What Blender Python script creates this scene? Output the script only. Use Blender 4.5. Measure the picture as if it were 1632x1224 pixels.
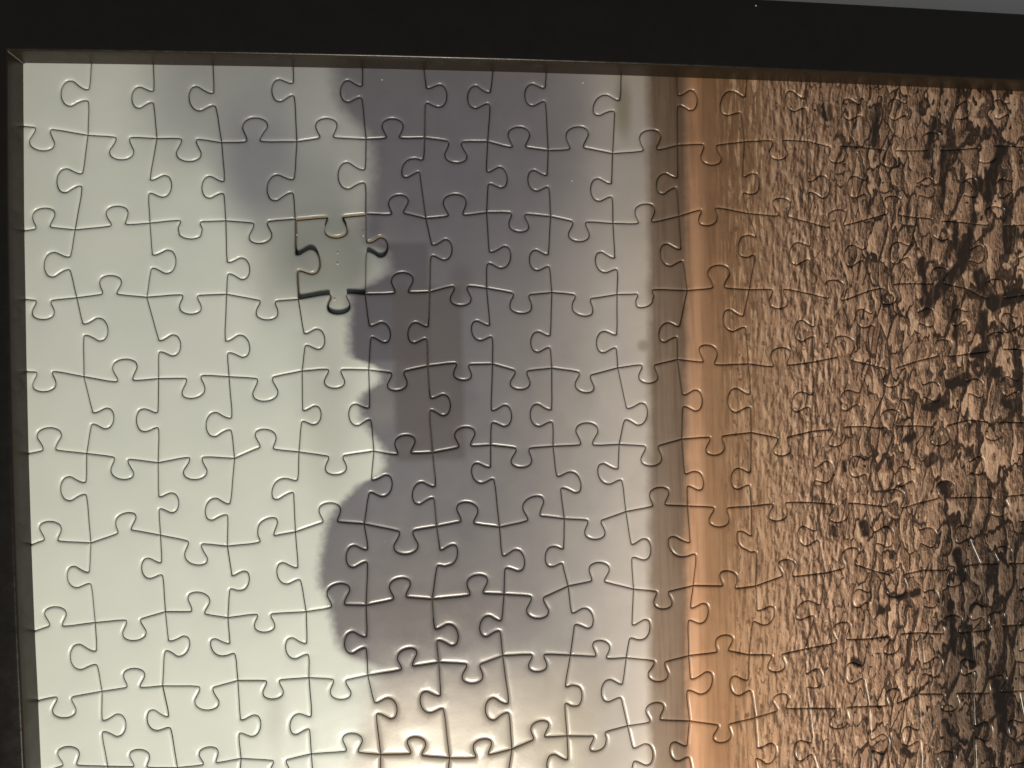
import bpy, math, random
import numpy as np
from mathutils import Matrix, Vector
from mathutils.geometry import delaunay_2d_cdt

for o in list(bpy.data.objects):
    bpy.data.objects.remove(o)
scene = bpy.context.scene
COL = scene.collection
MM = 0.001                                   # all tables below are millimetres on the puzzle

# ------------------------------------------------------------------ camera
cam_data = bpy.data.cameras.new('camera')
cam = bpy.data.objects.new('camera', cam_data)
COL.objects.link(cam)
right = Vector((0.99291608, -0.02332871, 0.1165051))
up = Vector((0.02390528, 0.99970791, -0.00355389))
back = Vector((-0.11638817, 0.0063138, 0.99318373))
rot = Matrix((right, up, back)).transposed().to_4x4()
cam.matrix_world = Matrix.Translation(Vector((-31.818, 19.708, 224.108)) * MM) @ rot
cam_data.sensor_width = 36.0
cam_data.lens = 36.0 * 1180 / 1632
cam_data.clip_start = 0.01
cam_data.clip_end = 10
cam_data.dof.use_dof = True
cam_data.dof.focus_distance = 0.226
cam_data.dof.aperture_fstop = 19
scene.camera = cam

# ------------------------------------------------------------------ light
world = bpy.data.worlds.new('World')
scene.world = world
world.use_nodes = True
world.node_tree.nodes['Background'].inputs[0].default_value = (0.95, 1.0, 1.02, 1)
world.node_tree.nodes['Background'].inputs[1].default_value = 0.115

def area_lamp(name, loc, target, size, power, colour):
    d = bpy.data.lights.new(name, 'AREA')
    d.shape = 'DISK'
    d.size = size
    d.energy = power
    d.color = colour
    o = bpy.data.objects.new(name, d)
    COL.objects.link(o)
    o.location = Vector(loc) * MM
    v = Vector(target) * MM - o.location
    o.rotation_euler = v.to_track_quat('-Z', 'Y').to_euler()
    return o

area_lamp('warm_lamp', (-26, -385, 400), (-20, -10, 0), 0.12, 3.95, (1.0, 0.90, 0.74))

scene.render.engine = 'CYCLES'
scene.view_settings.view_transform = 'Standard'
scene.view_settings.look = 'None'
scene.view_settings.gamma = 1
scene.view_settings.exposure = 0.0

# ------------------------------------------------------------------ node helper
class X:
    """a value in a node tree, with arithmetic"""
    tree = None
    def __init__(s, sock): s.s = sock
    @staticmethod
    def put(sock, v):
        if isinstance(v, X): X.tree.links.new(v.s, sock)
        else: sock.default_value = v
    @staticmethod
    def math(op, *a, clamp=False):
        n = X.tree.nodes.new('ShaderNodeMath'); n.operation = op; n.use_clamp = clamp
        for i, v in enumerate(a): X.put(n.inputs[i], v)
        return X(n.outputs[0])
    def __add__(s, o): return X.math('ADD', s, o)
    __radd__ = __add__
    def __sub__(s, o): return X.math('SUBTRACT', s, o)
    def __rsub__(s, o): return X.math('SUBTRACT', o, s)
    def __mul__(s, o): return X.math('MULTIPLY', s, o)
    __rmul__ = __mul__
    def __truediv__(s, o): return X.math('DIVIDE', s, o)

def smooth(v, lo, hi, a=0.0, b=1.0):
    n = X.tree.nodes.new('ShaderNodeMapRange'); n.interpolation_type = 'SMOOTHSTEP'
    X.put(n.inputs['Value'], v)
    X.put(n.inputs['From Min'], lo); X.put(n.inputs['From Max'], hi)
    X.put(n.inputs['To Min'], a); X.put(n.inputs['To Max'], b)
    return X(n.outputs[0])

def vec(x, y, z=0.0):
    n = X.tree.nodes.new('ShaderNodeCombineXYZ')
    X.put(n.inputs[0], x); X.put(n.inputs[1], y); X.put(n.inputs[2], z)
    return X(n.outputs[0])

def noise(v, scale=1.0, detail=3.0, rough=0.55, dist=0.0):
    n = X.tree.nodes.new('ShaderNodeTexNoise'); n.noise_dimensions = '3D'
    X.put(n.inputs['Vector'], v); n.inputs['Scale'].default_value = scale
    n.inputs['Detail'].default_value = detail; n.inputs['Roughness'].default_value = rough
    n.inputs['Distortion'].default_value = dist
    return X(n.outputs[0])

def voronoi(v, feature='DISTANCE_TO_EDGE', rnd=1.0):
    n = X.tree.nodes.new('ShaderNodeTexVoronoi'); n.voronoi_dimensions = '2D'; n.feature = feature
    X.put(n.inputs['Vector'], v); n.inputs['Scale'].default_value = 1.0
    n.inputs['Randomness'].default_value = rnd
    return n

def mix(f, a, b, mode='MIX'):
    n = X.tree.nodes.new('ShaderNodeMix'); n.data_type = 'RGBA'; n.blend_type = mode
    n.clamp_factor = True
    X.put(n.inputs[0], f)
    for i, v in ((6, a), (7, b)):
        if isinstance(v, X): X.put(n.inputs[i], v)
        else: n.inputs[i].default_value = (*v, 1)
    return X(n.outputs[2])

def ramp(f, stops, interp='LINEAR'):
    n = X.tree.nodes.new('ShaderNodeValToRGB'); n.color_ramp.interpolation = interp
    e = n.color_ramp.elements
    while len(e) < len(stops): e.new(0.5)
    for el, (p, c) in zip(e, stops):
        el.position = p; el.color = (*c, 1)
    X.put(n.inputs[0], f)
    return X(n.outputs[0])

def curve(f, pts):
    """0..1 to 0..1 through the given points"""
    n = X.tree.nodes.new('ShaderNodeFloatCurve'); c = n.mapping.curves[0]
    n.mapping.use_clip = False
    while len(c.points) < len(pts): c.points.new(0.5, 0.5)
    for q, (a, b) in zip(c.points, pts): q.location = (a, b); q.handle_type = 'AUTO'
    n.mapping.update()
    X.put(n.inputs['Value'], f)
    return X(n.outputs[0])

def blob(x, y, cx, cy, rx, ry, soft=0.6, wob=None):
    d = X.math('SQRT', X.math('POWER', (x - cx) / rx, 2.0) + X.math('POWER', (y - cy) / ry, 2.0))
    if wob is not None: d = d + wob
    return smooth(d, 1.0 - soft, 1.0 + soft, 1.0, 0.0)

def box(x, y, x0, x1, y0, y1, s):
    return (smooth(x, x0 - s, x0 + s) * smooth(x, x1 - s, x1 + s, 1.0, 0.0)
            * smooth(y, y0 - s, y0 + s) * smooth(y, y1 - s, y1 + s, 1.0, 0.0))

def new_material(name):
    m = bpy.data.materials.new(name); m.use_nodes = True
    X.tree = m.node_tree
    return m, m.node_tree.nodes['Principled BSDF']

def bump(bsdf, h, strength, distance):
    n = X.tree.nodes.new('ShaderNodeBump')
    n.inputs['Strength'].default_value = strength; n.inputs['Distance'].default_value = distance
    X.put(n.inputs['Height'], h); X.tree.links.new(n.outputs[0], bsdf.inputs['Normal'])

# ------------------------------------------------------------------ materials
def frame_material():
    m, b = new_material('black_frame_lacquer')
    tc = X.tree.nodes.new('ShaderNodeTexCoord'); p = X(tc.outputs['Object'])
    n = noise(p, 90, 4)
    X.put(b.inputs['Base Color'], mix(n, (0.0045, 0.004, 0.0035), (0.008, 0.007, 0.006)))
    X.put(b.inputs['Roughness'], smooth(noise(p, 260, 3), 0.3, 0.7, 0.26, 0.36))
    b.inputs['Specular IOR Level'].default_value = 0.4
    bump(b, noise(p, 900, 2), 0.08, 0.0004)
    return m

def inner_material():
    m, b = new_material('lamplit_black_lip')  # same black frame; the lamp's brown glow is put into its colour
    tc = X.tree.nodes.new('ShaderNodeTexCoord'); p = X(tc.outputs['Object'])
    X.put(b.inputs['Base Color'], mix(noise(p, 120, 4), (0.014, 0.0095, 0.0055), (0.022, 0.015, 0.009)))
    X.put(b.inputs['Roughness'], smooth(noise(p, 260, 3), 0.3, 0.7, 0.30, 0.40))
    b.inputs['Specular IOR Level'].default_value = 0.3
    return m

def table_material():
    m, b = new_material('grey_tabletop')
    tc = X.tree.nodes.new('ShaderNodeTexCoord'); p = X(tc.outputs['Object'])
    n = noise(p, 14, 4)
    X.put(b.inputs['Base Color'], mix(n, (0.78, 0.74, 0.71), (0.88, 0.85, 0.83)))
    b.inputs['Roughness'].default_value = 0.55
    return m

def card_material():
    m, b = new_material('grey_pasteboard')
    tc = X.tree.nodes.new('ShaderNodeTexCoord'); p = X(tc.outputs['Object'])
    X.put(b.inputs['Base Color'], mix(noise(p, 1500, 3), (0.17, 0.14, 0.10), (0.28, 0.235, 0.17)))
    b.inputs['Roughness'].default_value = 0.8
    return m

SKY_TONES = [(-98.0, 100.8, 13.1, 15.0, 0.8, 0.75, (0.31, 0.33, 0.35)),
    (-78.2, 83.8, 11.2, 17.8, 0.6, 0.90, (0.215, 0.228, 0.262)),
    (-73.2, 105.0, 11.2, 11.2, 0.8, 0.60, (0.29, 0.31, 0.335)),
    (-62.2, 77.5, 9.3, 11.2, 0.7, 0.85, (0.27, 0.29, 0.3)),
    (-57.1, 100.7, 10.3, 14.0, 0.7, 0.80, (0.36, 0.38, 0.39)),
    (-72.7, 55.3, 8.4, 15.0, 0.8, 0.75, (0.29, 0.31, 0.305)),
    (-59.1, 57.1, 13.1, 14.0, 0.5, 0.95, (0.215, 0.23, 0.228)),
    (-60.9, 20.0, 7.5, 33.7, 0.8, 0.60, (0.37, 0.4, 0.375)),
    (-50.2, 83.1, 5.6, 9.3, 0.7, 0.70, (0.36, 0.375, 0.37)),
    (-77.8, -79.3, 2.6, 8.4, 0.8, 0.50, (0.4, 0.42, 0.4))]
LAND_TONES = [(-18.4, 87.2, 39.3, 37.4, 0.7, 0.55, (0.12, 0.117, 0.15)),
    (6.9, 102.9, 15.0, 20.6, 0.6, 0.50, (0.15, 0.146, 0.168)),
    (29.4, 97.5, 7.5, 24.3, 0.6, 0.50, (0.32, 0.305, 0.3)),
    (-49.2, 65.4, 4.9, 5.6, 0.6, 0.85, (0.105, 0.1, 0.13)),
    (-20.3, 49.4, 3.7, 4.9, 0.6, 0.50, (0.11, 0.102, 0.11)),
    (-44.2, 12.5, 3.7, 6.0, 0.6, 0.60, (0.21, 0.205, 0.21)),
    (-34.8, 26.5, 3.2, 3.0, 0.5, 0.50, (0.095, 0.09, 0.1)),
    (-38.6, -46.5, 31.8, 22.4, 0.8, 0.40, (0.16, 0.147, 0.145)),
    (-31.2, -51.6, 22.4, 8.4, 0.8, 0.50, (0.13, 0.117, 0.113)),
    (31.1, 103.4, 2.4, 8.4, 0.7, 0.75, (0.19, 0.17, 0.12)),
    (36.0, 29.2, 1.9, 1.7, 0.6, 0.70, (0.24, 0.2, 0.17))]
TOWER_TONES = [(-52.6, -30.1, 26.1, 61.3, 1.2, 0.80, (0.1, 0.096, 0.12)), (-40.9, -20.3, -4.1, 48.4, 1.3, 0.72, (0.105, 0.095, 0.102))]
FISSURES = [(149.1, 70.7, 146.0, 60.2, 1.3), (146.0, 60.2, 143.6, 53.2, 2.1), (143.6, 53.2, 134.3, 44.5, 2.3), (134.3, 44.5, 129.7, 42.0, 1.5), (141.3, 67.6, 143.7, 54.2, 1.3), (149.8, 50.5, 154.4, 40.9, 2.1), (154.4, 40.9, 164.4, 43.7, 2.5), (158.8, 91.4, 153.1, 77.9, 2.1), (138.7, 92.2, 137.2, 72.7, 1.3), (129.5, 54.9, 131.4, 42.0, 1.5), (134.3, 44.5, 130.7, 37.9, 1.3), (141.2, 44.2, 140.8, 22.4, 0.9), (151.3, 36.2, 151.6, 25.5, 1.5), (138.8, 14.8, 144.6, 16.1, 2.1), (148.4, 24.9, 150.6, 24.1, 1.9), (154.6, 17.8, 156.4, 19.0, 1.7), (130.7, 7.2, 135.6, 8.8, 1.7), (130.7, -10.2, 132.5, -9.2, 1.9), (135.4, -18.6, 137.2, -20.7, 1.9), (123.2, -2.8, 125.6, -1.6, 1.5), (97.3, -30.6, 97.7, -32.2, 1.3), (107.4, -29.6, 108.4, -32.7, 1.5), (101.8, -9.1, 101.7, -12.2, 0.9), (118.8, -54.0, 125.9, -53.0, 1.3), (112.9, -56.9, 113.5, -58.2, 1.3), (134.5, -95.7, 137.3, -100.1, 1.3), (137.3, -100.1, 142.1, -103.0, 1.1), (119.9, -104.4, 122.5, -105.5, 1.5), (103.6, -73.0, 105.3, -75.2, 1.1), (150.5, 81.0, 153.8, 76.9, 2.5), (160.2, 72.8, 160.4, 58.3, 1.7), (163.3, 25.1, 163.7, 12.6, 1.7), (158.0, 8.6, 162.9, 6.4, 1.7), (140.1, -40.4, 142.2, -48.8, 1.7), (137.5, -56.8, 138.3, -73.3, 1.3), (153.8, -84.7, 155.7, -99.5, 2.3), (144.0, -65.4, 144.9, -77.9, 1.5), (132.4, 89.0, 135.3, 101.3, 1.3), (115.3, 105.0, 113.7, 92.8, 1.3), (96.4, 104.6, 98.0, 100.7, 0.9)]

def print_material(origin, has_sky, has_ground):
    """the glossy printed sheet: one photograph running over every piece, in the puzzle's own millimetres"""
    m, b = new_material('printed_sheet')  # pieces that lie wholly in one part of the picture skip the other part
    tc = X.tree.nodes.new('ShaderNodeTexCoord'); tc.object = origin
    sep = X.tree.nodes.new('ShaderNodeSeparateXYZ')
    sc = X.tree.nodes.new('ShaderNodeVectorMath'); sc.operation = 'SCALE'; sc.inputs['Scale'].default_value = 1000
    X.tree.links.new(tc.outputs['Object'], sc.inputs[0]); X.tree.links.new(sc.outputs[0], sep.inputs[0])
    x, y = X(sep.outputs[0]), X(sep.outputs[1])
    p = vec(x, y)
    big = noise(p, 0.035, 2) - 0.5
    mid = noise(p, 0.12, 3) - 0.5
    fine = noise(p, 0.5, 3) - 0.5

    # blue-grey far silhouettes, then shore, wet sand and dry sand, across the sheet
    shore = x + mid * 2.4 + fine * 0.7 + smooth(y, -110.0, 115.0, 2.4, -1.4)
    def st(v): return (v + 60) / 160
    land = ramp((shore + 60.0) / 160.0, [
        (st(-60), (0.160, 0.161, 0.188)), (st(-20), (0.163, 0.162, 0.185)), (st(0), (0.218, 0.211, 0.224)),
        (st(18), (0.335, 0.318, 0.318)), (st(30), (0.450, 0.422, 0.412)), (st(36.0), (0.500, 0.462, 0.440)),
        (st(39.0), (0.225, 0.175, 0.142)), (st(44), (0.215, 0.160, 0.126)), (st(48.6), (0.180, 0.128, 0.097)),
        (st(50.6), (0.440, 0.272, 0.182)), (st(52.2), (0.520, 0.312, 0.200)), (st(53.8), (0.480, 0.288, 0.182)),
        (st(56.5), (0.320, 0.188, 0.112)), (st(63), (0.300, 0.178, 0.104)), (st(74), (0.375, 0.236, 0.152)), (st(90), (0.440, 0.285, 0.192))])
    band = noise(vec(x * 0.55, y * 0.025, 61.0), 1.0, 4, 0.6)
    land = mix(smooth(x, 36.0, 40.0) * smooth(band, 0.42, 0.70) * 0.55, land, mix(1.0, land, (0.62, 0.56, 0.50), 'MULTIPLY'))
    land = mix(smooth(x, 36.0, 40.0) * smooth(mid, 0.02, 0.16) * 0.35, land, mix(1.0, land, (1.25, 1.2, 1.15), 'MULTIPLY'))
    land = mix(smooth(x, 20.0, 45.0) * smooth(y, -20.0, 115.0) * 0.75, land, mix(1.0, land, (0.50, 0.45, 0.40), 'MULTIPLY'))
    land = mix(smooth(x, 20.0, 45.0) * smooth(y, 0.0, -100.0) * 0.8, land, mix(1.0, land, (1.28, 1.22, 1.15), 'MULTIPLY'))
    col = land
    if has_sky:
        # pale sky and grey cloud
        sky = mix(smooth(big, -0.25, 0.25), (0.540, 0.590, 0.570), (0.580, 0.625, 0.602))
        wedge = smooth(x + y * 0.587 + mid * 6.0, -48.0, -28.0) * smooth(y + mid * 10.0, 30.0, 66.0)
        sky = mix(wedge * 0.8, sky, (0.285, 0.300, 0.318))
        for cx, cy, rx, ry, soft, k, c in SKY_TONES:
            sky = mix(blob(x, y, cx, cy, rx, ry, soft, mid * 0.3 + big * 0.3) * k, sky, c)

        yn = (y + 96.0) / 212.0
        edge_pts = [(-56.8, 112.7), (-56.1, 105.3), (-51.7, 98.0), (-47.3, 92.5), (-46.1, 85.0), (-47.7, 72.0), (-49.2, 66.4), (-48.0, 61.7), (-43.5, 58.9), (-42.5, 54.2), (-45.5, 50.5), (-48.9, 48.3), (-53.7, 46.3), (-54.0, 40.3), (-54.3, 29.1), (-48.0, 25.3), (-45.1, 21.5), (-51.5, 14.2), (-48.5, 4.7), (-44.9, -1.0), (-44.6, -4.8), (-51.6, -10.1), (-57.2, -15.5), (-61.5, -20.9), (-63.6, -30.1), (-64.5, -39.4), (-62.4, -43.2), (-60.8, -52.6), (-59.2, -58.4), (-52.3, -63.5), (-48.7, -66.6), (-50.3, -72.1), (-50.4, -77.7), (-52.8, -83.2), (-56.4, -94.9)]
        bx = curve(yn, [((q + 96) / 212, (v + 70) / 40) for v, q in sorted(edge_pts, key=lambda t: t[1])]) * 40.0 - 70.0
        soft = smooth(y, 30.0, 60.0, 2.2, 3.8) + smooth(y, -56.0, -76.0) * 5.0
        far = smooth((x - bx + fine * 2.4) / soft, -1.0, 1.0)
        for cx, cy, rx, ry, soft, k, c in LAND_TONES:
            land = mix(blob(x, y, cx, cy, rx, ry, soft, mid * 0.6) * k, land, c)
        land = mix(smooth(mid + big, -0.02, 0.30) * 0.30, land, mix(1.0, land, (0.74, 0.74, 0.78), 'MULTIPLY'))
        land = mix(smooth(mid + big, 0.02, -0.30) * 0.30, land, mix(1.0, land, (1.25, 1.24, 1.22), 'MULTIPLY'))
        for x0, x1, y0, y1, s, k, c in TOWER_TONES:
            land = mix(box(x + fine * 0.8, y + fine * 0.8, x0, x1, y0, y1, s) * k, land, c)
        land = mix(smooth(y + mid * 12.0, -56.0, -86.0) * smooth(x, 10.0, 34.0, 0.85, 0.0), land, (0.375, 0.338, 0.290))  # print pales towards the bottom, with some lamp glare painted in
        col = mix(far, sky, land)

    if has_ground:
        for cx, cy, rx, ry, soft, k, c in LAND_TONES:
            if cx > 0: land = mix(blob(x, y, cx, cy, rx, ry, soft, mid * 0.6) * k, land, c)
        # dry cracked ground: flakes lit from one side, coarser towards the right
        wv = noise(vec(x * 0.12, y * 0.05), 1.0, 2) - 0.5
        wv2 = noise(vec(x * 0.42, y * 0.20, 7.0), 1.0, 1.2) - 0.5
        def flakes(cell, tall, seed):
            u = x / cell + seed + wv * 2.0 + wv2 * 0.8
            v = y / tall + seed + wv2 * 0.9 + wv * 1.0
            e = X(voronoi(vec(u, v)).outputs['Distance'])
            h0 = X(voronoi(vec(u, v), 'F1').outputs['Color'])
            h1 = X(voronoi(vec(u - 0.24, v - 0.10), 'F1').outputs['Color'])
            cast = smooth(X.math('SUBTRACT', h1, h0), 0.08, 0.20)
            slope = X(voronoi(vec(u + 0.09, v + 0.04)).outputs['Distance']) - e
            return e, h0, cast, slope
        A = flakes(2.1, 7.0, 3.0); B = flakes(3.6, 9.5, 19.0); C = flakes(6.8, 16.0, 41.0)
        s12 = smooth(x + big * 40.0 + wv2 * 8.0, 96.0, 112.0); s23 = smooth(x + big * 40.0 + wv2 * 10.0, 122.0, 138.0)
        def blend(i):
            a = A[i] + (B[i] - A[i]) * s12
            return a + (C[i] - a) * s23
        e, h, cast, slope = blend(0), blend(1), blend(2), blend(3)
        g0 = noise(vec(x * 1.7, y * 0.60, 3.0), 1.0, 3, 0.6); g1 = noise(vec((x + 0.35) * 1.7, (y + 0.30) * 0.60, 3.0), 1.0, 3, 0.6)
        k0 = noise(vec(x * 0.55, y * 0.17, 13.0), 1.0, 3, 0.55); k1 = noise(vec((x + 0.7) * 0.55, (y + 0.5) * 0.17, 13.0), 1.0, 3, 0.55)
        relief = (k0 - k1) * smooth(x, 88.0, 118.0, 6.0, 1.4) + (g0 - g1) * smooth(x, 90.0, 125.0, 1.5, 2.4) + slope * smooth(x, 80.0, 120.0, 3.0, 7.0)
        wide = smooth(noise(vec(x * 0.10, y * 0.06, 11.0), 1.0, 3), 0.36, 0.72, 0.04, 0.145) * (smooth(x, 80.0, 114.0, 0.45, 1.0) + smooth(x, 126.0, 146.0) * 0.5)
        crack = smooth(e + (g0 - 0.5) * 0.05, wide * 0.5, wide * 1.1, 1.0, 0.0)
        tone = noise(vec(x * 0.22, y * 0.10, 23.0), 1.0, 2) * 0.65 + h * 0.35
        earth = mix(smooth(tone, 0.25, 0.85), (0.235, 0.140, 0.092), (0.435, 0.275, 0.190))
        earth = mix(smooth(relief, 0.05, 1.0) * 0.85, earth, (0.66, 0.46, 0.33))
        earth = mix(smooth(relief, -0.05, -0.8) * 0.92, earth, (0.068, 0.041, 0.028))
        spark = smooth(noise(vec(x * 2.0, y * 1.2, 51.0), 1.0, 3, 0.65), 0.57, 0.70) * smooth(x, 95.0, 130.0)
        earth = mix(spark * 0.6, earth, (0.70, 0.54, 0.41))
        dark_c = mix(smooth(g0, 0.40, 0.75), (0.028, 0.018, 0.013), (0.105, 0.064, 0.045))
        earth = mix(cast * smooth(x, 82.0, 114.0, 0.35, 0.93), earth, dark_c)
        earth = mix(crack * smooth(x, 78.0, 110.0, 0.5, 1.0), earth, dark_c)
        pits = smooth(noise(vec(x * 0.40, y * 0.34, 5.0), 1.0, 2), 0.68, 0.72)
        earth = mix(pits, earth, (0.035, 0.022, 0.016))
        # the deepest fissures of the printed ground
        d = None
        pv = vec(x + wv2 * 3.0 + (g0 - 0.5) * 1.0, y + wv2 * 3.0 + (g0 - 0.5) * 1.0)
        def vm(op, a, c):
            n = X.tree.nodes.new('ShaderNodeVectorMath'); n.operation = op
            X.put(n.inputs[0], a); X.put(n.inputs[1], c)
            return n
        for x0, y0, x1, y1, r in FISSURES:
            pa = X(vm('SUBTRACT', pv, (x0, y0, 0)).outputs[0])
            L2 = (x1 - x0) ** 2 + (y1 - y0) ** 2
            if L2 > 0.01:
                t = X.math('DIVIDE', X(vm('DOT_PRODUCT', pa, (x1 - x0, y1 - y0, 0)).outputs['Value']), L2, clamp=True)
                n = X.tree.nodes.new('ShaderNodeVectorMath'); n.operation = 'SCALE'
                n.inputs[0].default_value = (x1 - x0, y1 - y0, 0); X.put(n.inputs['Scale'], t)
                pa = X(vm('SUBTRACT', pa, X(n.outputs[0])).outputs[0])
            n = X.tree.nodes.new('ShaderNodeVectorMath'); n.operation = 'LENGTH'; X.put(n.inputs[0], pa)
            q = X(n.outputs['Value']) - r
            d = q if d is None else X.math('MINIMUM', d, q)
        earth = mix(smooth(d, -0.6, 0.5, 1.0, 0.0), earth, mix(smooth(k0, 0.5, 0.75), (0.026, 0.017, 0.013), (0.105, 0.066, 0.047)))
        # darker lower right corner of the ground, and darker towards the top
        low_right = smooth(x + mid * 14.0 + wv2 * 6.0 + smooth(y, -110.0, 0.0, 5.0, 0.0), 127.0, 142.0) * smooth(y + mid * 20.0, -44.0, -10.0, 1.0, 0.0)
        earth = mix(low_right * 0.85, earth, mix(1.0, earth, (0.30, 0.33, 0.36), 'MULTIPLY'))
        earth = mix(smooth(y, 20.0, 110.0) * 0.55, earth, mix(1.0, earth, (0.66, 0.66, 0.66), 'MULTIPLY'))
        # streaked sand in between
        streak = noise(vec(x * 0.9, y * 0.085, 2.0), 1.0, 5, 0.65)
        sand = mix(smooth(streak, 0.51, 0.59) * smooth(x, 55.0, 66.0) * 0.6, land, (0.150, 0.086, 0.050))
        sand = mix(smooth(streak, 0.48, 0.38) * smooth(x, 57.0, 72.0) * 0.75, sand, (0.56, 0.39, 0.265))
        sand = mix(smooth(relief, -0.1, -0.8) * smooth(x, 58.0, 76.0) * 0.65, sand, (0.11, 0.065, 0.040))
        fleck = smooth(noise(vec(x * 0.62, y * 0.30, 31.0), 1.0, 3), 0.58, 0.65) * smooth(x, 57.0, 68.0)
        sand = mix(fleck * 0.85, sand, (0.13, 0.075, 0.045))
        s01 = smooth(x + mid * 22.0 + (streak - 0.5) * 22.0, 70.0, 90.0)
        col = sand
        col = mix(s01, col, earth)
    X.put(b.inputs['Base Color'], col)
    X.put(b.inputs['Roughness'], smooth(noise(p, 0.08, 3), 0.3, 0.7, 0.25, 0.30))
    b.inputs['Specular IOR Level'].default_value = 0.5
    bump(b, noise(p, 0.13, 1) * 4.0 + noise(p, 0.9, 2) * 0.4, 0.06, 0.00025)
    return m


# ------------------------------------------------------------------ object helpers
def tag(o, label=None, cat=None, kind=None):
    if label: o['label'] = label
    if cat: o['category'] = cat
    if kind: o['kind'] = kind
    return o

def mesh_object(name, verts, faces, mats, parent=None, smooth_faces=None, idx=None):
    me = bpy.data.meshes.new(name)
    me.from_pydata(verts, [], faces)
    for m in mats: me.materials.append(m)
    if smooth_faces is not None: me.polygons.foreach_set('use_smooth', smooth_faces)
    if idx is not None: me.polygons.foreach_set('material_index', idx)
    me.update()
    o = bpy.data.objects.new(name, me)
    COL.objects.link(o)
    o.parent = parent
    return o

def empty(name, loc):
    o = bpy.data.objects.new(name, None)
    o.location = Vector(loc) * MM
    o.empty_display_size = 0.02
    COL.objects.link(o)
    return o

VERTS = """-14850,11700 -12403,11700 -10756,11700 -9102,11700 -6831,11700 -4803,11700 -3024,11700 -868,11700 761,11700 3106,11700 4863,11700 7157,11700 9204,11700 11157,11700 12723,11700 14486,11700 16221,11700 18400,11700 20400,11700
-14850,9469 -12584,9234 -10707,9169 -8908,9079 -6772,9133 -4758,9233 -3019,9297 -1124,9213 737,8968 2759,8900 4843,9187 7037,9330 9137,9375 11170,9191 12736,9112 14502,9182 16242,9312 18518,9120 20400,9080
-14850,6452 -13000,6533 -10959,6729 -8851,6802 -6875,6853 -4821,7011 -3043,6876 -1204,7061 760,6943 2720,6739 4845,6969 7120,7061 9162,6774 11147,6881 12859,6937 14681,6766 16421,6689 18340,6881 20400,6903
-14850,4610 -13006,4597 -11101,4592 -8882,4658 -6840,4486 -4898,4610 -2980,4664 -1259,4761 746,4614 2797,4535 5054,4639 7093,4646 9220,4472 11153,4568 12757,4790 14635,4589 16431,4348 18496,4594 20400,4594
-14850,2535 -12869,2339 -10836,2237 -8873,2248 -6785,2368 -4848,2359 -3092,2433 -1131,2455 691,2293 2771,2259 4691,2481 7014,2296 9173,2303 11101,2186 12759,2256 14590,2458 16394,2584 18543,2207 20400,2453
-14850,120 -12851,139 -10911,-194 -8774,-145 -6936,-19 -4755,-71 -3009,-180 -1248,-10 676,-109 2757,-119 4776,-19 7061,111 9097,88 10863,189 12714,154 14545,289 16343,150 18360,44 20400,-116
-14850,-2565 -12803,-2427 -10897,-2296 -9042,-2705 -7096,-2382 -5092,-2236 -2941,-2413 -1036,-2521 976,-2356 2925,-2218 4911,-2128 7009,-2228 9047,-2197 10947,-2351 12717,-2375 14664,-2266 16293,-2270 18309,-2263 20400,-2207
-14850,-5007 -12743,-4717 -10819,-4522 -9080,-4801 -6843,-4760 -5094,-4671 -3129,-4602 -946,-4580 1049,-4435 3111,-4646 5044,-4643 7104,-4773 9435,-4488 11041,-4480 12840,-4576 14848,-4480 16304,-4535 18407,-4527 20400,-4535
-14850,-6948 -12610,-6705 -10949,-6667 -8844,-6661 -6812,-6719 -5093,-6767 -2976,-6524 -1030,-6449 1065,-6574 2830,-6773 4847,-6842 6834,-6949 8698,-6892 10909,-6708 12683,-6616 14513,-6699 16203,-6580 18261,-6566 20400,-6748
-14850,-9093 -12512,-8877 -10598,-9077 -8810,-8953 -6798,-8986 -4770,-9168 -2720,-9444 -815,-9331 906,-9062 2823,-8897 4827,-8900 6977,-8964 8792,-8802 10834,-8892 12583,-8616 14499,-8729 16157,-8780 18352,-8843 20400,-9026
-14850,-11250 -12907,-11355 -10803,-11101 -9002,-11385 -6714,-11240 -4928,-11329 -2962,-11152 -1103,-11273 707,-11125 2690,-11252 4972,-11361 7099,-11115 9119,-11164 10902,-11270 12635,-11147 14548,-11264 16550,-11144 18543,-11264 20400,-11181
-14850,-13550 -12809,-13550 -10897,-13550 -8762,-13550 -6860,-13550 -5023,-13550 -2905,-13550 -1132,-13550 922,-13550 2879,-13550 4829,-13550 6964,-13550 9161,-13550 10958,-13550 12785,-13550 14463,-13550 16325,-13550 18389,-13550 20400,-13550"""
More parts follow.
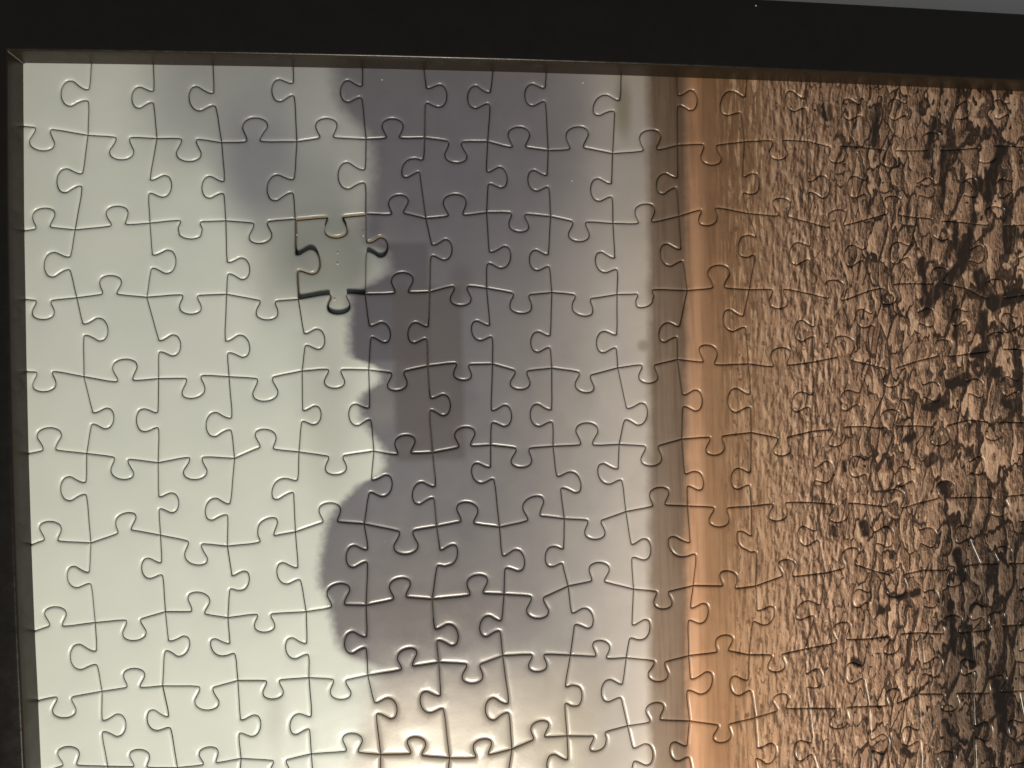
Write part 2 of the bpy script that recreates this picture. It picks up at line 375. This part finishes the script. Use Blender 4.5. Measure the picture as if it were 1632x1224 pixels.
ACROSS = """-14023,9449,-13540,9393,-13848,8780 -11865,9198,-11413,9196,-11693,8545 -10074,9188,-9572,9177,-9845,8519 -8248,9097,-7772,9118,-7951,9813 -6152,9237,-5661,9268,-5918,9836 -4207,9265,-3720,9273,-3969,9856 -2349,9220,-1878,9202,-2098,8557 -422,9037,90,9044,-159,9669 1361,9001,1898,9058,1644,9709 3686,8981,4225,9028,3959,9647 5657,9234,6158,9216,5932,8579 7935,9383,8351,9400,8175,8772 9888,9205,10296,9247,10163,8691 11782,9137,12201,9116,11993,8554 13246,9129,13758,9136,13440,9721 15050,9232,15718,9321,15416,8749 17099,9242,17558,9203,17319,8589 19200,9068,19660,9058,19454,8470
-14085,6541,-13612,6601,-13838,7145 -12062,6635,-11578,6681,-11872,7212 -10169,6818,-9507,6773,-9869,6272 -8110,6742,-7632,6790,-7868,6138 -5989,6936,-5459,6952,-5709,6330 -4100,6980,-3655,7029,-3857,7574 -2418,6936,-1867,6971,-2179,7603 -488,7063,12,7015,-234,6474 1410,6806,1906,6792,1628,6176 3480,6725,4008,6776,3736,7342 5521,7173,6087,7246,5794,6677 8081,6977,8475,6947,8240,7552 9787,6604,10367,6682,10102,7184 11804,7049,12252,7014,12057,7635 13369,6906,13794,6828,13667,6211 15344,6688,15982,6672,15647,7310 17248,6725,17705,6771,17537,6167 19078,6888,19538,6893,19337,7522
-14136,4540,-13656,4535,-13919,3989 -12352,4683,-11870,4678,-12075,5226 -10151,4661,-9650,4633,-9911,4088 -7983,4475,-7451,4445,-7763,3895 -5970,4635,-5406,4663,-5671,4034 -4061,4626,-3568,4646,-3793,5252 -2283,4843,-1806,4839,-2054,4241 -491,4616,94,4561,-243,3984 1434,4548,2014,4418,1661,3890 3399,4539,3971,4685,3689,4135 5855,4698,6321,4704,6099,5428 7830,4650,8273,4661,8070,4032 9710,4338,10220,4255,9998,4921 11601,4658,12024,4785,11898,4132 13352,4774,13779,4787,13619,5315 15264,4254,15961,4273,15597,4916 17277,4421,17734,4476,17600,3853 19240,4639,19700,4639,19472,5224
-14172,2506,-13664,2518,-13937,1937 -12000,2157,-11493,2192,-11763,2815 -10114,2230,-9618,2312,-9859,1647 -8122,2184,-7598,2219,-7845,1505 -6062,2414,-5617,2390,-5865,1835 -4214,2263,-3768,2302,-4007,1717 -2266,2513,-1813,2455,-2069,1986 -482,2255,-35,2235,-312,1659 1520,2161,1949,2062,1673,1521 3503,2344,3985,2334,3738,1760 5476,2379,5938,2278,5725,2907 7797,2178,8354,2217,8096,2788 9982,2443,10477,2339,10289,3112 11657,2043,12067,2061,11868,1437 13455,2401,13929,2391,13712,2950 15297,2524,15868,2594,15589,3158 17197,2429,17650,2349,17353,1776 19281,2333,19737,2393,19561,1707
-14058,250,-13636,258,-13843,908 -12142,22,-11691,-64,-11925,-636 -10073,-61,-9641,-67,-9896,-724 -8090,139,-7627,76,-7865,677 -6125,-167,-5618,-171,-5881,-737 -4092,-215,-3612,-183,-3829,372 -2254,-59,-1813,-25,-2034,559 -513,-118,-26,-135,-328,-727 1493,-102,1960,-127,1762,577 3549,-191,4057,-188,3772,-828 5660,13,6137,38,5859,-564 7898,-80,8288,-72,8074,-667 9783,119,10226,193,9936,-421 11503,102,12037,164,11768,707 13269,100,13824,136,13524,-516 15265,199,15701,186,15427,-409 17148,123,17607,99,17369,-535 19175,-47,19634,-83,19453,590
-14097,-2295,-13651,-2339,-13869,-1763 -12097,-2206,-11646,-2111,-11853,-1614 -10165,-2486,-9718,-2601,-9958,-3200 -8149,-2655,-7657,-2455,-7931,-1968 -6337,-2145,-5821,-2145,-6089,-1567 -4099,-2490,-3609,-2489,-3876,-3204 -2258,-2307,-1781,-2393,-1976,-1723 -193,-2377,275,-2240,-26,-1643 1668,-2422,2176,-2445,1923,-3038 3743,-2102,4233,-2073,4001,-1508 5732,-2199,6261,-2237,5914,-2834 7678,-2180,8204,-2151,7893,-2735 9786,-2286,10338,-2257,9938,-2875 11577,-2441,12148,-2519,11909,-1894 13373,-2255,13916,-2251,13671,-1685 15358,-2295,15854,-2278,15607,-2936 17003,-2226,17463,-2225,17193,-1637 19121,-2228,19580,-2215,19326,-1606
-14014,-4753,-13592,-4780,-13802,-4205 -11940,-4687,-11467,-4679,-11682,-5304 -10140,-4562,-9693,-4669,-9843,-4016 -8283,-4740,-7815,-4759,-8049,-5291 -6141,-4691,-5679,-4623,-5913,-3984 -4316,-4557,-3859,-4501,-4095,-3916 -2028,-4558,-1537,-4522,-1759,-3945 -147,-4676,317,-4727,61,-5381 1740,-4334,2234,-4386,2059,-3761 3808,-4751,4276,-4777,4044,-5321 5951,-4709,6454,-4824,6227,-4249 7962,-4522,8368,-4544,8147,-3985 10071,-4376,10516,-4274,10279,-3730 11680,-4671,12187,-4672,11861,-5391 13740,-4624,14328,-4496,13981,-5157 15457,-4512,15953,-4517,15673,-3935 17101,-4551,17561,-4549,17342,-5161 19217,-4531,19677,-4533,19435,-3902
-13867,-6766,-13392,-6801,-13659,-7391 -11972,-6649,-11531,-6681,-11711,-6108 -9956,-6747,-9506,-6803,-9749,-7460 -8071,-6716,-7624,-6724,-7854,-7279 -6136,-6805,-5700,-6859,-5917,-7431 -4128,-6679,-3717,-6586,-3944,-6046 -2175,-6618,-1686,-6651,-1984,-7230 -164,-6468,286,-6488,33,-7016 1824,-6665,2230,-6767,2075,-6191 3696,-6917,4111,-6970,3811,-7582 5734,-6799,6197,-6779,6022,-6266 7539,-6996,7972,-6999,7732,-7561 9743,-6763,10170,-6676,9923,-6113 11609,-6663,12032,-6611,11681,-7246 13449,-6712,14080,-6714,13834,-6115 15150,-6675,15677,-6574,15337,-6099 17076,-6614,17536,-6610,17328,-7203 19199,-6660,19658,-6699,19357,-7292
-13758,-8758,-13304,-8783,-13559,-8221 -11840,-8944,-11399,-9004,-11620,-8462 -9910,-9059,-9471,-9025,-9731,-8546 -7931,-9083,-7483,-9097,-7728,-9625 -5823,-8994,-5399,-9062,-5565,-8470 -3925,-9223,-3517,-9315,-3672,-8732 -1964,-9507,-1496,-9448,-1730,-8951 -176,-9110,251,-9045,48,-8532 1701,-9135,2142,-9020,1884,-9591 3506,-8849,3913,-8795,3692,-8241 5720,-9087,6145,-9089,5866,-9661 7704,-8813,8085,-8754,7825,-8269 9697,-8875,10112,-8864,9793,-9529 11448,-8923,11871,-8865,11685,-8377 13436,-8679,13952,-8684,13653,-9263 15060,-8781,15543,-8762,15409,-8190 17035,-8802,17495,-8815,17255,-9442 19212,-8923,19670,-8964,19416,-9571
-14113,-11272,-13654,-11297,-13930,-11931 -11981,-11291,-11525,-11236,-11672,-11841 -10075,-11239,-9621,-11311,-9954,-11873 -8071,-11346,-7612,-11316,-7839,-11943 -6066,-11320,-5606,-11343,-5866,-11913 -4081,-11253,-3623,-11212,-3750,-11855 -2245,-11208,-1786,-11238,-1926,-10588 -475,-11193,-16,-11156,-148,-11827 1468,-11167,1927,-11196,1654,-11817 3640,-11250,4099,-11272,3872,-10678 5863,-11222,6320,-11169,5975,-10611 7827,-11140,8287,-11152,7996,-11767 9741,-11183,10200,-11210,9981,-11846 11541,-11274,12000,-11241,11813,-11836 13268,-11205,13727,-11234,13516,-10569 15344,-11245,15803,-11218,15562,-11835 17287,-11218,17746,-11246,17490,-11832 19149,-11223,19608,-11202,19370,-10596"""
DOWN = """-12507,10568,-12539,10177,-13277,10436 -10751,10571,-10770,10166,-11367,10339 -9088,10552,-9040,10108,-9786,10326 -6822,10896,-6805,10450,-7451,10611 -4823,10847,-4842,10430,-5472,10655 -2939,10842,-2986,10300,-2327,10556 -995,10740,-1019,10315,-1699,10569 692,10926,691,10423,53,10656 3038,10570,2850,10158,2219,10454 4879,10785,4870,10382,5519,10597 7123,10783,6949,10168,6294,10588 9086,10774,9132,10389,8432,10632 11006,10633,11024,10176,10338,10412 12601,10707,12591,10220,11922,10443 14333,10658,14282,10130,14846,10499 16243,10766,16251,10313,15627,10514 18467,10540,18488,10081,19091,10387
-12742,8174,-12775,7737,-13453,7939 -10926,8015,-10982,7550,-10341,7778 -8853,7986,-8878,7554,-9495,7784 -6863,8064,-6903,7575,-7654,7773 -4798,8369,-4800,7890,-5604,8146 -3063,8677,-3194,8226,-3708,8405 -1184,8333,-1146,7883,-553,8142 690,8252,745,7808,91,8025 2708,8011,2727,7512,2040,7767 4831,8199,4786,7811,4139,7982 6960,8269,6946,7647,7510,8008 9110,8123,9128,7701,9871,7923 11148,8192,11136,7646,10477,7927 12856,8102,12930,7604,13505,7949 14423,8141,14527,7613,15052,7960 16292,8203,16323,7744,15707,7887 18404,8152,18368,7694,17795,7972
-13127,5802,-13152,5357,-13853,5544 -10923,5855,-10970,5390,-10276,5596 -8849,5627,-8845,5213,-8213,5398 -6899,5842,-6867,5285,-6208,5625 -4831,6219,-4840,5859,-4195,6025 -2893,6120,-2931,5717,-2282,5924 -1158,5906,-1242,5480,-507,5673 673,5817,703,5372,79,5597 2758,5710,2840,5275,2146,5513 4885,5980,4958,5515,4218,5729 7372,6372,7303,5677,6766,6026 9201,6072,9135,5531,8471,5791 11044,5954,11006,5507,10318,5707 12643,6066,12576,5594,11878,5806 14693,5945,14683,5479,15237,5742 16432,5655,16434,5195,17056,5402 18382,5888,18413,5429,17794,5625
-12873,3882,-12852,3481,-12189,3688 -10808,3373,-10818,2968,-10202,3190 -8960,3323,-8903,2899,-8273,3156 -6711,3509,-6689,3080,-6110,3309 -4806,3705,-4769,3286,-4185,3469 -3038,3660,-3088,3209,-3659,3461 -1186,3682,-1107,3249,-1741,3455 675,3329,665,2883,60,3107 2769,3325,2743,2835,2115,3071 4794,3546,4695,3128,4122,3364 6899,3857,6958,3412,6218,3662 9281,3480,9272,3077,8580,3320 11249,3879,11295,3409,10689,3678 12794,3901,12841,3438,13414,3693 14621,3889,14555,3509,14013,3685 16409,3670,16399,3210,15782,3472 18528,3636,18537,3176,19149,3418
-12663,1343,-12708,942,-12092,1109 -10873,1306,-10864,770,-11478,1044 -8812,1074,-8836,650,-9550,870 -6799,1239,-6846,845,-6273,1034 -4842,1267,-4805,832,-5462,1010 -3051,1509,-3076,1063,-2442,1230 -1208,1084,-1218,627,-585,869 663,1056,692,599,-8,853 3010,1041,2928,602,3679,771 4824,1407,4824,951,5475,1177 7073,1380,7062,869,6311,1155 9151,1297,9031,814,8454,1072 10777,1323,10711,856,10079,1055 12914,1533,12960,1031,13562,1253 14457,1613,14562,1096,15116,1348 16369,1588,16360,1128,15738,1367 18467,1449,18428,990,19084,1134
-12879,-645,-12881,-1069,-13578,-847 -10921,-1141,-10923,-1571,-10370,-1375 -8919,-1437,-9006,-1834,-9624,-1571 -6979,-828,-7120,-1261,-7715,-1061 -4846,-887,-4938,-1341,-4248,-1152 -2936,-1171,-2994,-1592,-3640,-1371 -1263,-633,-1160,-1079,-1834,-881 755,-1005,881,-1457,1503,-1208 2710,-829,2833,-1260,2081,-1056 4830,-1075,4914,-1555,5445,-1337 7018,-1106,6980,-1602,6362,-1322 9116,-1040,9115,-1558,9781,-1221 10980,-838,10940,-1421,10336,-1085 12628,-1223,12561,-1694,11946,-1460 14517,-1038,14536,-1506,15091,-1208 16294,-869,16284,-1329,16947,-1135 18363,-995,18353,-1455,18963,-1194
-12858,-3224,-12816,-3629,-13461,-3385 -10880,-3049,-10860,-3490,-11440,-3239 -8939,-3528,-9015,-4001,-8453,-3753 -7042,-3391,-6969,-3835,-7649,-3607 -4991,-2969,-5017,-3421,-5644,-3186 -2860,-3075,-2971,-3640,-2341,-3306 -985,-3365,-907,-3833,-295,-3534 940,-3234,892,-3779,356,-3493 3056,-3204,3071,-3707,3698,-3412 4971,-3221,5170,-3688,4311,-3442 7000,-3115,7158,-3738,6531,-3297 9192,-3064,9265,-3456,8559,-3292 11124,-3196,11181,-3670,11820,-3397 12699,-3201,12744,-3757,13318,-3521 14586,-3210,14490,-3684,13977,-3447 16319,-3109,16321,-3569,16929,-3381 18379,-3276,18399,-3736,18992,-3474
-12719,-5492,-12709,-5970,-13441,-5666 -10759,-5331,-10870,-5675,-10189,-5602 -9043,-5512,-8893,-5886,-9555,-5691 -6842,-5654,-6791,-6064,-7459,-5829 -5088,-5575,-5112,-5983,-5753,-5749 -3087,-5473,-3025,-5901,-2378,-5698 -1028,-5340,-1087,-5730,-1707,-5495 1121,-5237,1212,-5691,1801,-5438 3040,-5714,2936,-6211,3604,-5951 4934,-5297,4845,-5765,5508,-5561 7131,-5504,6960,-5930,7674,-5794 9292,-5477,9047,-5903,8482,-5559 10970,-5156,10934,-5547,10354,-5356 12825,-5251,12842,-5817,13332,-5528 14994,-5838,14926,-6288,14440,-6018 16267,-5351,16244,-5810,16884,-5577 18336,-5223,18303,-5682,18970,-5487
-12639,-7506,-12649,-7909,-11986,-7719 -10797,-7531,-10749,-7933,-11400,-7648 -8803,-7777,-8861,-8247,-8229,-8036 -6756,-7839,-6827,-8289,-7388,-8053 -4936,-7566,-4875,-7982,-4260,-7786 -2941,-7485,-2855,-7965,-3552,-7718 -876,-7892,-874,-8238,-1601,-8060 882,-7484,852,-8110,1400,-7861 2710,-7544,2647,-8053,2019,-7731 4884,-7531,4743,-7963,5580,-7784 6791,-7701,6878,-8118,6182,-7929 8708,-7644,8724,-8164,9263,-7839 10697,-7495,10685,-8017,10053,-7764 12776,-7583,12738,-8004,13427,-7787 14579,-7652,14541,-8076,14057,-7830 16202,-7402,16192,-7862,16812,-7607 18320,-7560,18338,-8020,17680,-7809
-12689,-9934,-12762,-10388,-13336,-10049 -10667,-9946,-10714,-10404,-11334,-10089 -8910,-10039,-8946,-10497,-9542,-10231 -6757,-9784,-6740,-10244,-7388,-10071 -4814,-10024,-4847,-10483,-5476,-10179 -2809,-10062,-2873,-10518,-3459,-10166 -953,-10101,-1020,-10556,-343,-10441 925,-9747,955,-10224,256,-9940 2962,-9563,2977,-10069,3619,-9844 4731,-9631,4800,-10069,4166,-9839 7022,-9893,6944,-10299,7647,-10176 8889,-9863,8895,-10331,8261,-10149 10874,-9937,10887,-10397,11500,-10145 12598,-9747,12607,-10207,11981,-9972 14520,-9777,14529,-10237,15154,-10030 16335,-9776,16410,-10230,15733,-10070 18454,-9900,18490,-10359,17826,-10193
-12858,-12296,-12837,-12756,-13482,-12597 -10844,-12168,-10862,-12628,-11483,-12396 -8938,-12275,-8887,-12732,-9505,-12562 -6790,-12168,-6819,-12627,-7417,-12367 -4987,-12185,-5007,-12645,-4343,-12396 -2932,-12048,-2921,-12508,-2304,-12307 -1121,-12068,-1127,-12528,-1746,-12329 783,-12066,824,-12524,181,-12320 2797,-12070,2835,-12528,3407,-12287 4930,-12150,4900,-12609,4278,-12316 7065,-12165,7039,-12624,7660,-12382 9165,-12089,9174,-12549,9769,-12290 10949,-12222,10961,-12682,11561,-12434 12713,-12025,12742,-12485,13332,-12196 14496,-12229,14479,-12689,15135,-12453 16480,-12138,16437,-12596,17062,-12435 18494,-12220,18463,-12679,17835,-12392"""


# ------------------------------------------------------------------ the surface under the frame
TABLE_Z = -11.0
s = 900 * MM
table = mesh_object('tabletop', [(-s, -s, TABLE_Z * MM), (s, -s, TABLE_Z * MM), (s, s, TABLE_Z * MM), (-s, s, TABLE_Z * MM)],
                    [(0, 1, 2, 3)], [table_material()])
tag(table, 'plain grey tabletop under the black frame', 'tabletop', 'structure')

# ------------------------------------------------------------------ jigsaw puzzle
puzzle = empty('jigsaw_puzzle', (0, 0, 0))
tag(puzzle, 'assembled jigsaw puzzle with a pale sky and cracked brown ground print, one piece sunken', 'jigsaw puzzle')
PRINTS = {'sky': print_material(puzzle, True, False), 'ground': print_material(puzzle, False, True)}
CARD = card_material()

def table_of(t):
    return [[np.array([float(v) for v in q.split(',')]).reshape(-1, 2) / 100 for q in line.split()] for line in t.strip().split('\n')]
VT = [[q[0] for q in r] for r in table_of(VERTS)]
AC = table_of(ACROSS)
DN = table_of(DOWN)
NR, NC = len(VT) - 1, len(VT[0]) - 1

def spline(pts, step=0.55):
    """centripetal Catmull-Rom through pts"""
    p = np.array(pts); p = np.vstack([2 * p[0] - p[1], p, 2 * p[-1] - p[-2]])
    out = [p[1]]
    for i in range(1, len(p) - 2):
        p0, p1, p2, p3 = p[i - 1:i + 3]
        t0 = 0.0; t1 = t0 + np.linalg.norm(p1 - p0) ** 0.5
        t2 = t1 + np.linalg.norm(p2 - p1) ** 0.5; t3 = t2 + np.linalg.norm(p3 - p2) ** 0.5
        n = max(2, int(math.ceil(np.linalg.norm(p2 - p1) / step)))
        for k in range(1, n + 1):
            t = t1 + (t2 - t1) * k / n
            a1 = (t1 - t) / (t1 - t0) * p0 + (t - t0) / (t1 - t0) * p1
            a2 = (t2 - t) / (t2 - t1) * p1 + (t - t1) / (t2 - t1) * p2
            a3 = (t3 - t) / (t3 - t2) * p2 + (t - t2) / (t3 - t2) * p3
            b1 = (t2 - t) / (t2 - t0) * a1 + (t - t0) / (t2 - t0) * a2
            b2 = (t3 - t) / (t3 - t1) * a2 + (t - t1) / (t3 - t1) * a3
            out.append((t2 - t) / (t2 - t1) * b1 + (t - t1) / (t2 - t1) * b2)
    return np.array(out)

def knob_edge(A, B, knob):
    """one cut line from corner A to corner B with its knob: shoulders L, R and tip T"""
    L, R, T = knob
    M = (L + R) / 2
    u = (R - L); w = np.linalg.norm(u) / 2; u = u / (2 * w)
    n = np.array([-u[1], u[0]]); h = (T - M) @ n
    if h < 0: n = -n; h = -h
    sh = (T - M) @ u
    bw = 0.525 * h * 0.75 + 1.45 * w * 0.25
    def at(a, v, k): return M + u * (a + sh * k) + n * (v * h)
    la = L + (A - L) / np.linalg.norm(A - L) * 1.1 * w * 0.6
    rb = R + (B - R) / np.linalg.norm(B - R) * 1.1 * w * 0.6
    pts = [A, A + (la - A) * 0.5, la,
           L + u * 0.16 * w + n * 0.045 * h,
           at(-0.86 * w, 0.19, 0.15), at(-(0.75 * w + 0.25 * bw) , 0.38, 0.4), at(-bw * 0.97, 0.62, 0.8),
           at(-bw * 0.86, 0.83, 1.0), at(-bw * 0.45, 0.965, 1.0), at(0, 1.0, 1.0), at(bw * 0.45, 0.965, 1.0),
           at(bw * 0.86, 0.83, 1.0), at(bw * 0.97, 0.62, 0.8), at(0.75 * w + 0.25 * bw, 0.38, 0.4), at(0.86 * w, 0.19, 0.15),
           R - u * 0.16 * w + n * 0.045 * h,
           rb, B + (rb - B) * 0.5, B]
    return spline(pts)

def straight(A, B):
    n = max(2, int(np.linalg.norm(B - A) / 1.5))
    return np.array([A + (B - A) * k / n for k in range(n + 1)])

HL = {}; VL = {}
for r in range(NR + 1):
    for c in range(NC):
        HL[r, c] = straight(VT[r][c], VT[r][c + 1]) if r in (0, NR) else knob_edge(VT[r][c], VT[r][c + 1], AC[r - 1][c])
for r in range(NR):
    for c in range(NC + 1):
        VL[r, c] = straight(VT[r][c], VT[r + 1][c]) if c in (0, NC) else knob_edge(VT[r][c], VT[r + 1][c], DN[r][c - 1])

def inset(poly, d):
    """move every corner of a clockwise outline d inwards"""
    e = np.roll(poly, -1, 0) - poly
    e /= np.maximum(np.linalg.norm(e, axis=1, keepdims=True), 1e-9)
    nrm = np.stack([e[:, 1], -e[:, 0]], 1)
    m = nrm + np.roll(nrm, 1, 0)
    m /= np.maximum(np.linalg.norm(m, axis=1, keepdims=True), 1e-6)
    c = np.clip((m * nrm).sum(1), 0.5, 1)
    return poly + m * (d / c)[:, None]

def boundary_distance(q, poly):
    a = poly; b = np.roll(poly, -1, 0); ab = b - a
    t = np.clip(((q[:, None] - a) * ab).sum(2) / np.maximum((ab ** 2).sum(1), 1e-9), 0, 1)
    return np.sqrt((((a + ab * t[..., None]) - q[:, None]) ** 2).sum(2)).min(1)

def inside(q, poly):
    x, y = q[:, :1], q[:, 1:]
    a = poly; b = np.roll(poly, -1, 0)
    cond = ((a[:, 1] > y) != (b[:, 1] > y))
    xi = a[:, 0] + (y - a[:, 1]) * (b[:, 0] - a[:, 0]) / np.where(b[:, 1] == a[:, 1], 1e-9, b[:, 1] - a[:, 1])
    return ((cond & (x < xi)).sum(1) % 2) == 1

GAP = 0.10
def rolled(d):                                  # the die pulls the printed sheet down at its edge
    return -0.38 * np.exp(-d / 0.16) - 0.17 * np.exp(-d / 0.60)

rng = random.Random(11)
THICK = 3.0
for r in range(NR):
    for c in range(NC):
        top, bot, lef, rig = HL[r, c], HL[r + 1, c], VL[r, c], VL[r, c + 1]
        ring = np.vstack([top[:-1], rig[:-1], bot[::-1][:-1], lef[::-1][:-1]])      # clockwise seen from above
        cen = ring.mean(0)
        ring = ring - cen
        edge = inset(ring, GAP)
        n = len(edge)
        extra = []
        for d, k in ((0.09, 1), (0.22, 1), (0.42, 1), (0.75, 1), (1.25, 2), (2.1, 3)):
            q = inset(edge, d)[::k]
            ok = inside(q, edge) & (boundary_distance(q, edge) > d * 0.9)
            extra.append(q[ok])
        gx, gy = np.meshgrid(np.arange(-16, 17, 3.0), np.arange(-18, 19, 3.0))
        q = np.stack([gx.ravel(), gy.ravel()], 1)
        q = q[inside(q, edge)]
        if len(q): extra.append(q[boundary_distance(q, edge) > 2.8])
        allp = np.vstack([edge] + extra)
        res = delaunay_2d_cdt([Vector(v) for v in allp], [], [list(range(n))[::-1]], 1, 1e-5)
        vo, fo = res[0], res[2]
        vp = np.array([(v.x, v.y) for v in vo])
        z = rolled(boundary_distance(vp, edge))
        sunk = (r, c) == (2, 4)
        thick = 1.1 if sunk else THICK
        verts = [(a * MM, b * MM, h * MM) for (a, b), h in zip(vp, z)]
        faces = [tuple(f) for f in fo]
        ori = res[3]
        where = {}
        for i, ol in enumerate(ori):
            for k in ol:
                if k < n: where[k] = i
        base = len(verts)
        for k in range(n): verts.append((*(Vector(edge[k]) * MM), -thick * MM))
        nt = len(faces)
        for k in range(n):
            k2 = (k + 1) % n
            if k in where and k2 in where and where[k] != where[k2]:
                faces.append((where[k], where[k2], base + k2, base + k))
        faces.append(tuple(base + k for k in range(n)))
        smo = [True] * nt + [False] * (len(faces) - nt)
        mid = [0] * nt + [1] * (len(faces) - nt)
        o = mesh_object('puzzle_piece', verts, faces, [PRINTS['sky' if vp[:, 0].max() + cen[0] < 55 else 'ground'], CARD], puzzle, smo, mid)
        dz = -THICK + thick if sunk else rng.uniform(-0.05, 0.03)
        o.location = (cen[0] * MM, cen[1] * MM, dz * MM)
        t = 0.35 if not sunk else 0.2
        o.rotation_euler = (math.radians(rng.uniform(-t, t)), math.radians(rng.uniform(-t, t)), 0)
        if sunk:
            o['label'] = 'grey-green piece sunken below its neighbours'

# ------------------------------------------------------------------ picture frame
FRAME = frame_material(); LIP = inner_material()
frame = empty('picture_frame', (-142.3 - 21.5, 112.2 + 21.5, TABLE_Z))
frame_off = Vector((-142.3 - 21.5, 112.2 + 21.5, TABLE_Z))
tag(frame, 'black picture frame with satin rails around the jigsaw puzzle', 'picture frame')
TOPZ, W = 8.5, 21.3
PROFILE = [(0.0, 0.12), (0.0, 2.0), (0.0, 5.0), (0.0, TOPZ - 0.75), (0.06, TOPZ - 0.46), (0.22, TOPZ - 0.22), (0.46, TOPZ - 0.06), (0.75, TOPZ),
           (6.0, TOPZ), (12.0, TOPZ), (W - 0.8, TOPZ), (W - 0.3, TOPZ - 0.08), (W - 0.08, TOPZ - 0.3), (W, TOPZ - 0.8), (W, TABLE_Z),
           (9.0, TABLE_Z), (9.0, 0.12)]

def rail(path, na, nb, nrm):
    """sweep the profile along the inner edge; na, nb are the mitre directions at the ends"""
    verts = []; faces = []
    k = len(PROFILE)
    for i, (px, py) in enumerate(path):
        d = na if i == 0 else nb if i == len(path) - 1 else nrm
        for a, z in PROFILE:
            verts.append(tuple((Vector((px + d[0] * a, py + d[1] * a, z)) - frame_off) * MM))
    for i in range(len(path) - 1):
        for j in range(k):
            j2 = (j + 1) % k
            faces.append((i * k + j, i * k + j2, (i + 1) * k + j2, (i + 1) * k + j))
    faces.append(tuple(range(k))[::-1])
    faces.append(tuple((len(path) - 1) * k + j for j in range(k)))
    o = mesh_object('rail', verts, faces, [FRAME, LIP], frame, [True] * (len(faces) - 2) + [False] * 2,
                    [1 if j < 5 else 0 for i in range(len(path) - 1) for j in range(k)] + [0, 0])
    import bmesh
    bm = bmesh.new(); bm.from_mesh(o.data)
    bmesh.ops.recalc_face_normals(bm, faces=bm.faces)
    for e in bm.edges:
        if len(e.link_faces) == 2 and e.calc_face_angle() > math.radians(40): e.smooth = False
    bm.to_mesh(o.data); bm.free()
    return o

TL = (-142.34, 112.2); TR = (199.5, 110.2); BL = (-142.3, -130.8); BR = (199.5, -131.0)
top_path = [TL, (-114.97, 112.55), (-80.2, 112.9), (-42.1, 113.12), (-2.5, 113.15), (36.7, 112.95), (77.6, 112.5), (120.2, 111.85), (164.7, 111.0), TR]
left_path = [TL, (-143.2, 69.8), (-143.65, 25.5), (-143.75, 2.0), (-143.7, -24.1), (-143.45, -48.0), (-143.08, -66.8), (-142.76, -87.6), BL]
rail(top_path, (-1, 1), (1, 1), (0, 1))
rail(left_path, (-1, 1), (-1, -1), (-1, 0))
rail([BL, BR], (-1, -1), (1, -1), (0, -1))
rail([TR, BR], (1, 1), (1, -1), (1, 0))

bx0, bx1, by0, by1, bz0, bz1 = -150.5, 206.5, -138.5, 119.5, -5.6, -THICK - 0.12
bv = [Vector(v) for v in ((bx0, by0, bz0), (bx1, by0, bz0), (bx1, by1, bz0), (bx0, by1, bz0), (bx0, by0, bz1), (bx1, by0, bz1), (bx1, by1, bz1), (bx0, by1, bz1))]
mesh_object('backing_board', [tuple((v - frame_off) * MM) for v in bv],
            [(3, 2, 1, 0), (4, 5, 6, 7), (0, 1, 5, 4), (1, 2, 6, 5), (2, 3, 7, 6), (3, 0, 4, 7)], [CARD], frame)

# added grey rod, coloured as the lit crease where the two lips meet
seam = []
for k in range(8):
    a = k * math.pi / 4
    for z in (0.14, TOPZ - 0.55):
        seam.append(tuple((Vector((TL[0] + 0.16 + 0.22 * math.cos(a), TL[1] - 0.16 + 0.22 * math.sin(a), z)) - frame_off) * MM))
m, b = new_material('grey_corner_crease')
X.put(b.inputs['Base Color'], mix(noise(X(X.tree.nodes.new('ShaderNodeTexCoord').outputs['Object']), 500, 2), (0.07, 0.068, 0.06), (0.12, 0.115, 0.105)))
b.inputs['Roughness'].default_value = 0.5
mesh_object('corner_crease', seam, [(2 * k, 2 * ((k + 1) % 8), 2 * ((k + 1) % 8) + 1, 2 * k + 1) for k in range(8)] + [tuple(range(0, 16, 2))[::-1], tuple(range(1, 16, 2))], [m], frame)

# dust flecks lying on the glossy sheet
m, b = new_material('pale_dust')
X.put(b.inputs['Base Color'], mix(noise(X(X.tree.nodes.new('ShaderNodeTexCoord').outputs['Object']), 900, 1), (0.6, 0.58, 0.52), (0.8, 0.78, 0.72)))
b.inputs['Roughness'].default_value = 0.9
dv = []; df = []
SPOT_MM = [(70.94, 131.70, 8.50, 0.22), (-56.84, 58.43, -1.35, 0.22), (-56.91, 55.25, -1.35, 0.22), (-58.09, 44.61, -1.35, 0.22), (-49.07, 63.42, -0.10, 0.22), (-68.54, 64.04, -1.35, 0.22), (-29.21, -95.42, -0.30, 0.22), (-42.41, 109.94, 0.00, 0.22), (14.55, 80.31, 0.00, 0.22), (18.59, 110.43, 0.00, 0.22), (-138.41, 33.93, 0.00, 0.22)]
rng = random.Random(3)
for _ in range(60):
    SPOT_MM.append((rng.uniform(-135, 165), rng.uniform(-110, 108), 0.0, rng.uniform(0.05, 0.11)))
for cx, cy, cz, rad in SPOT_MM:
    k = len(dv)
    for i in range(6):
        a = i * math.pi / 3 + rng.uniform(-.3, .3); q = rad * rng.uniform(0.6, 1.3)
        dv.append(((cx + q * math.cos(a)) * MM, (cy + q * math.sin(a)) * MM, (cz + 0.02) * MM))
    dv.append((cx * MM, cy * MM, (cz + 0.12) * MM))
    df += [(k + i, k + (i + 1) % 6, k + 6) for i in range(6)]
dust = mesh_object('dust', dv, df, [m])
tag(dust, 'tiny pale dust flecks scattered on the puzzle surface', 'dust', 'stuff')
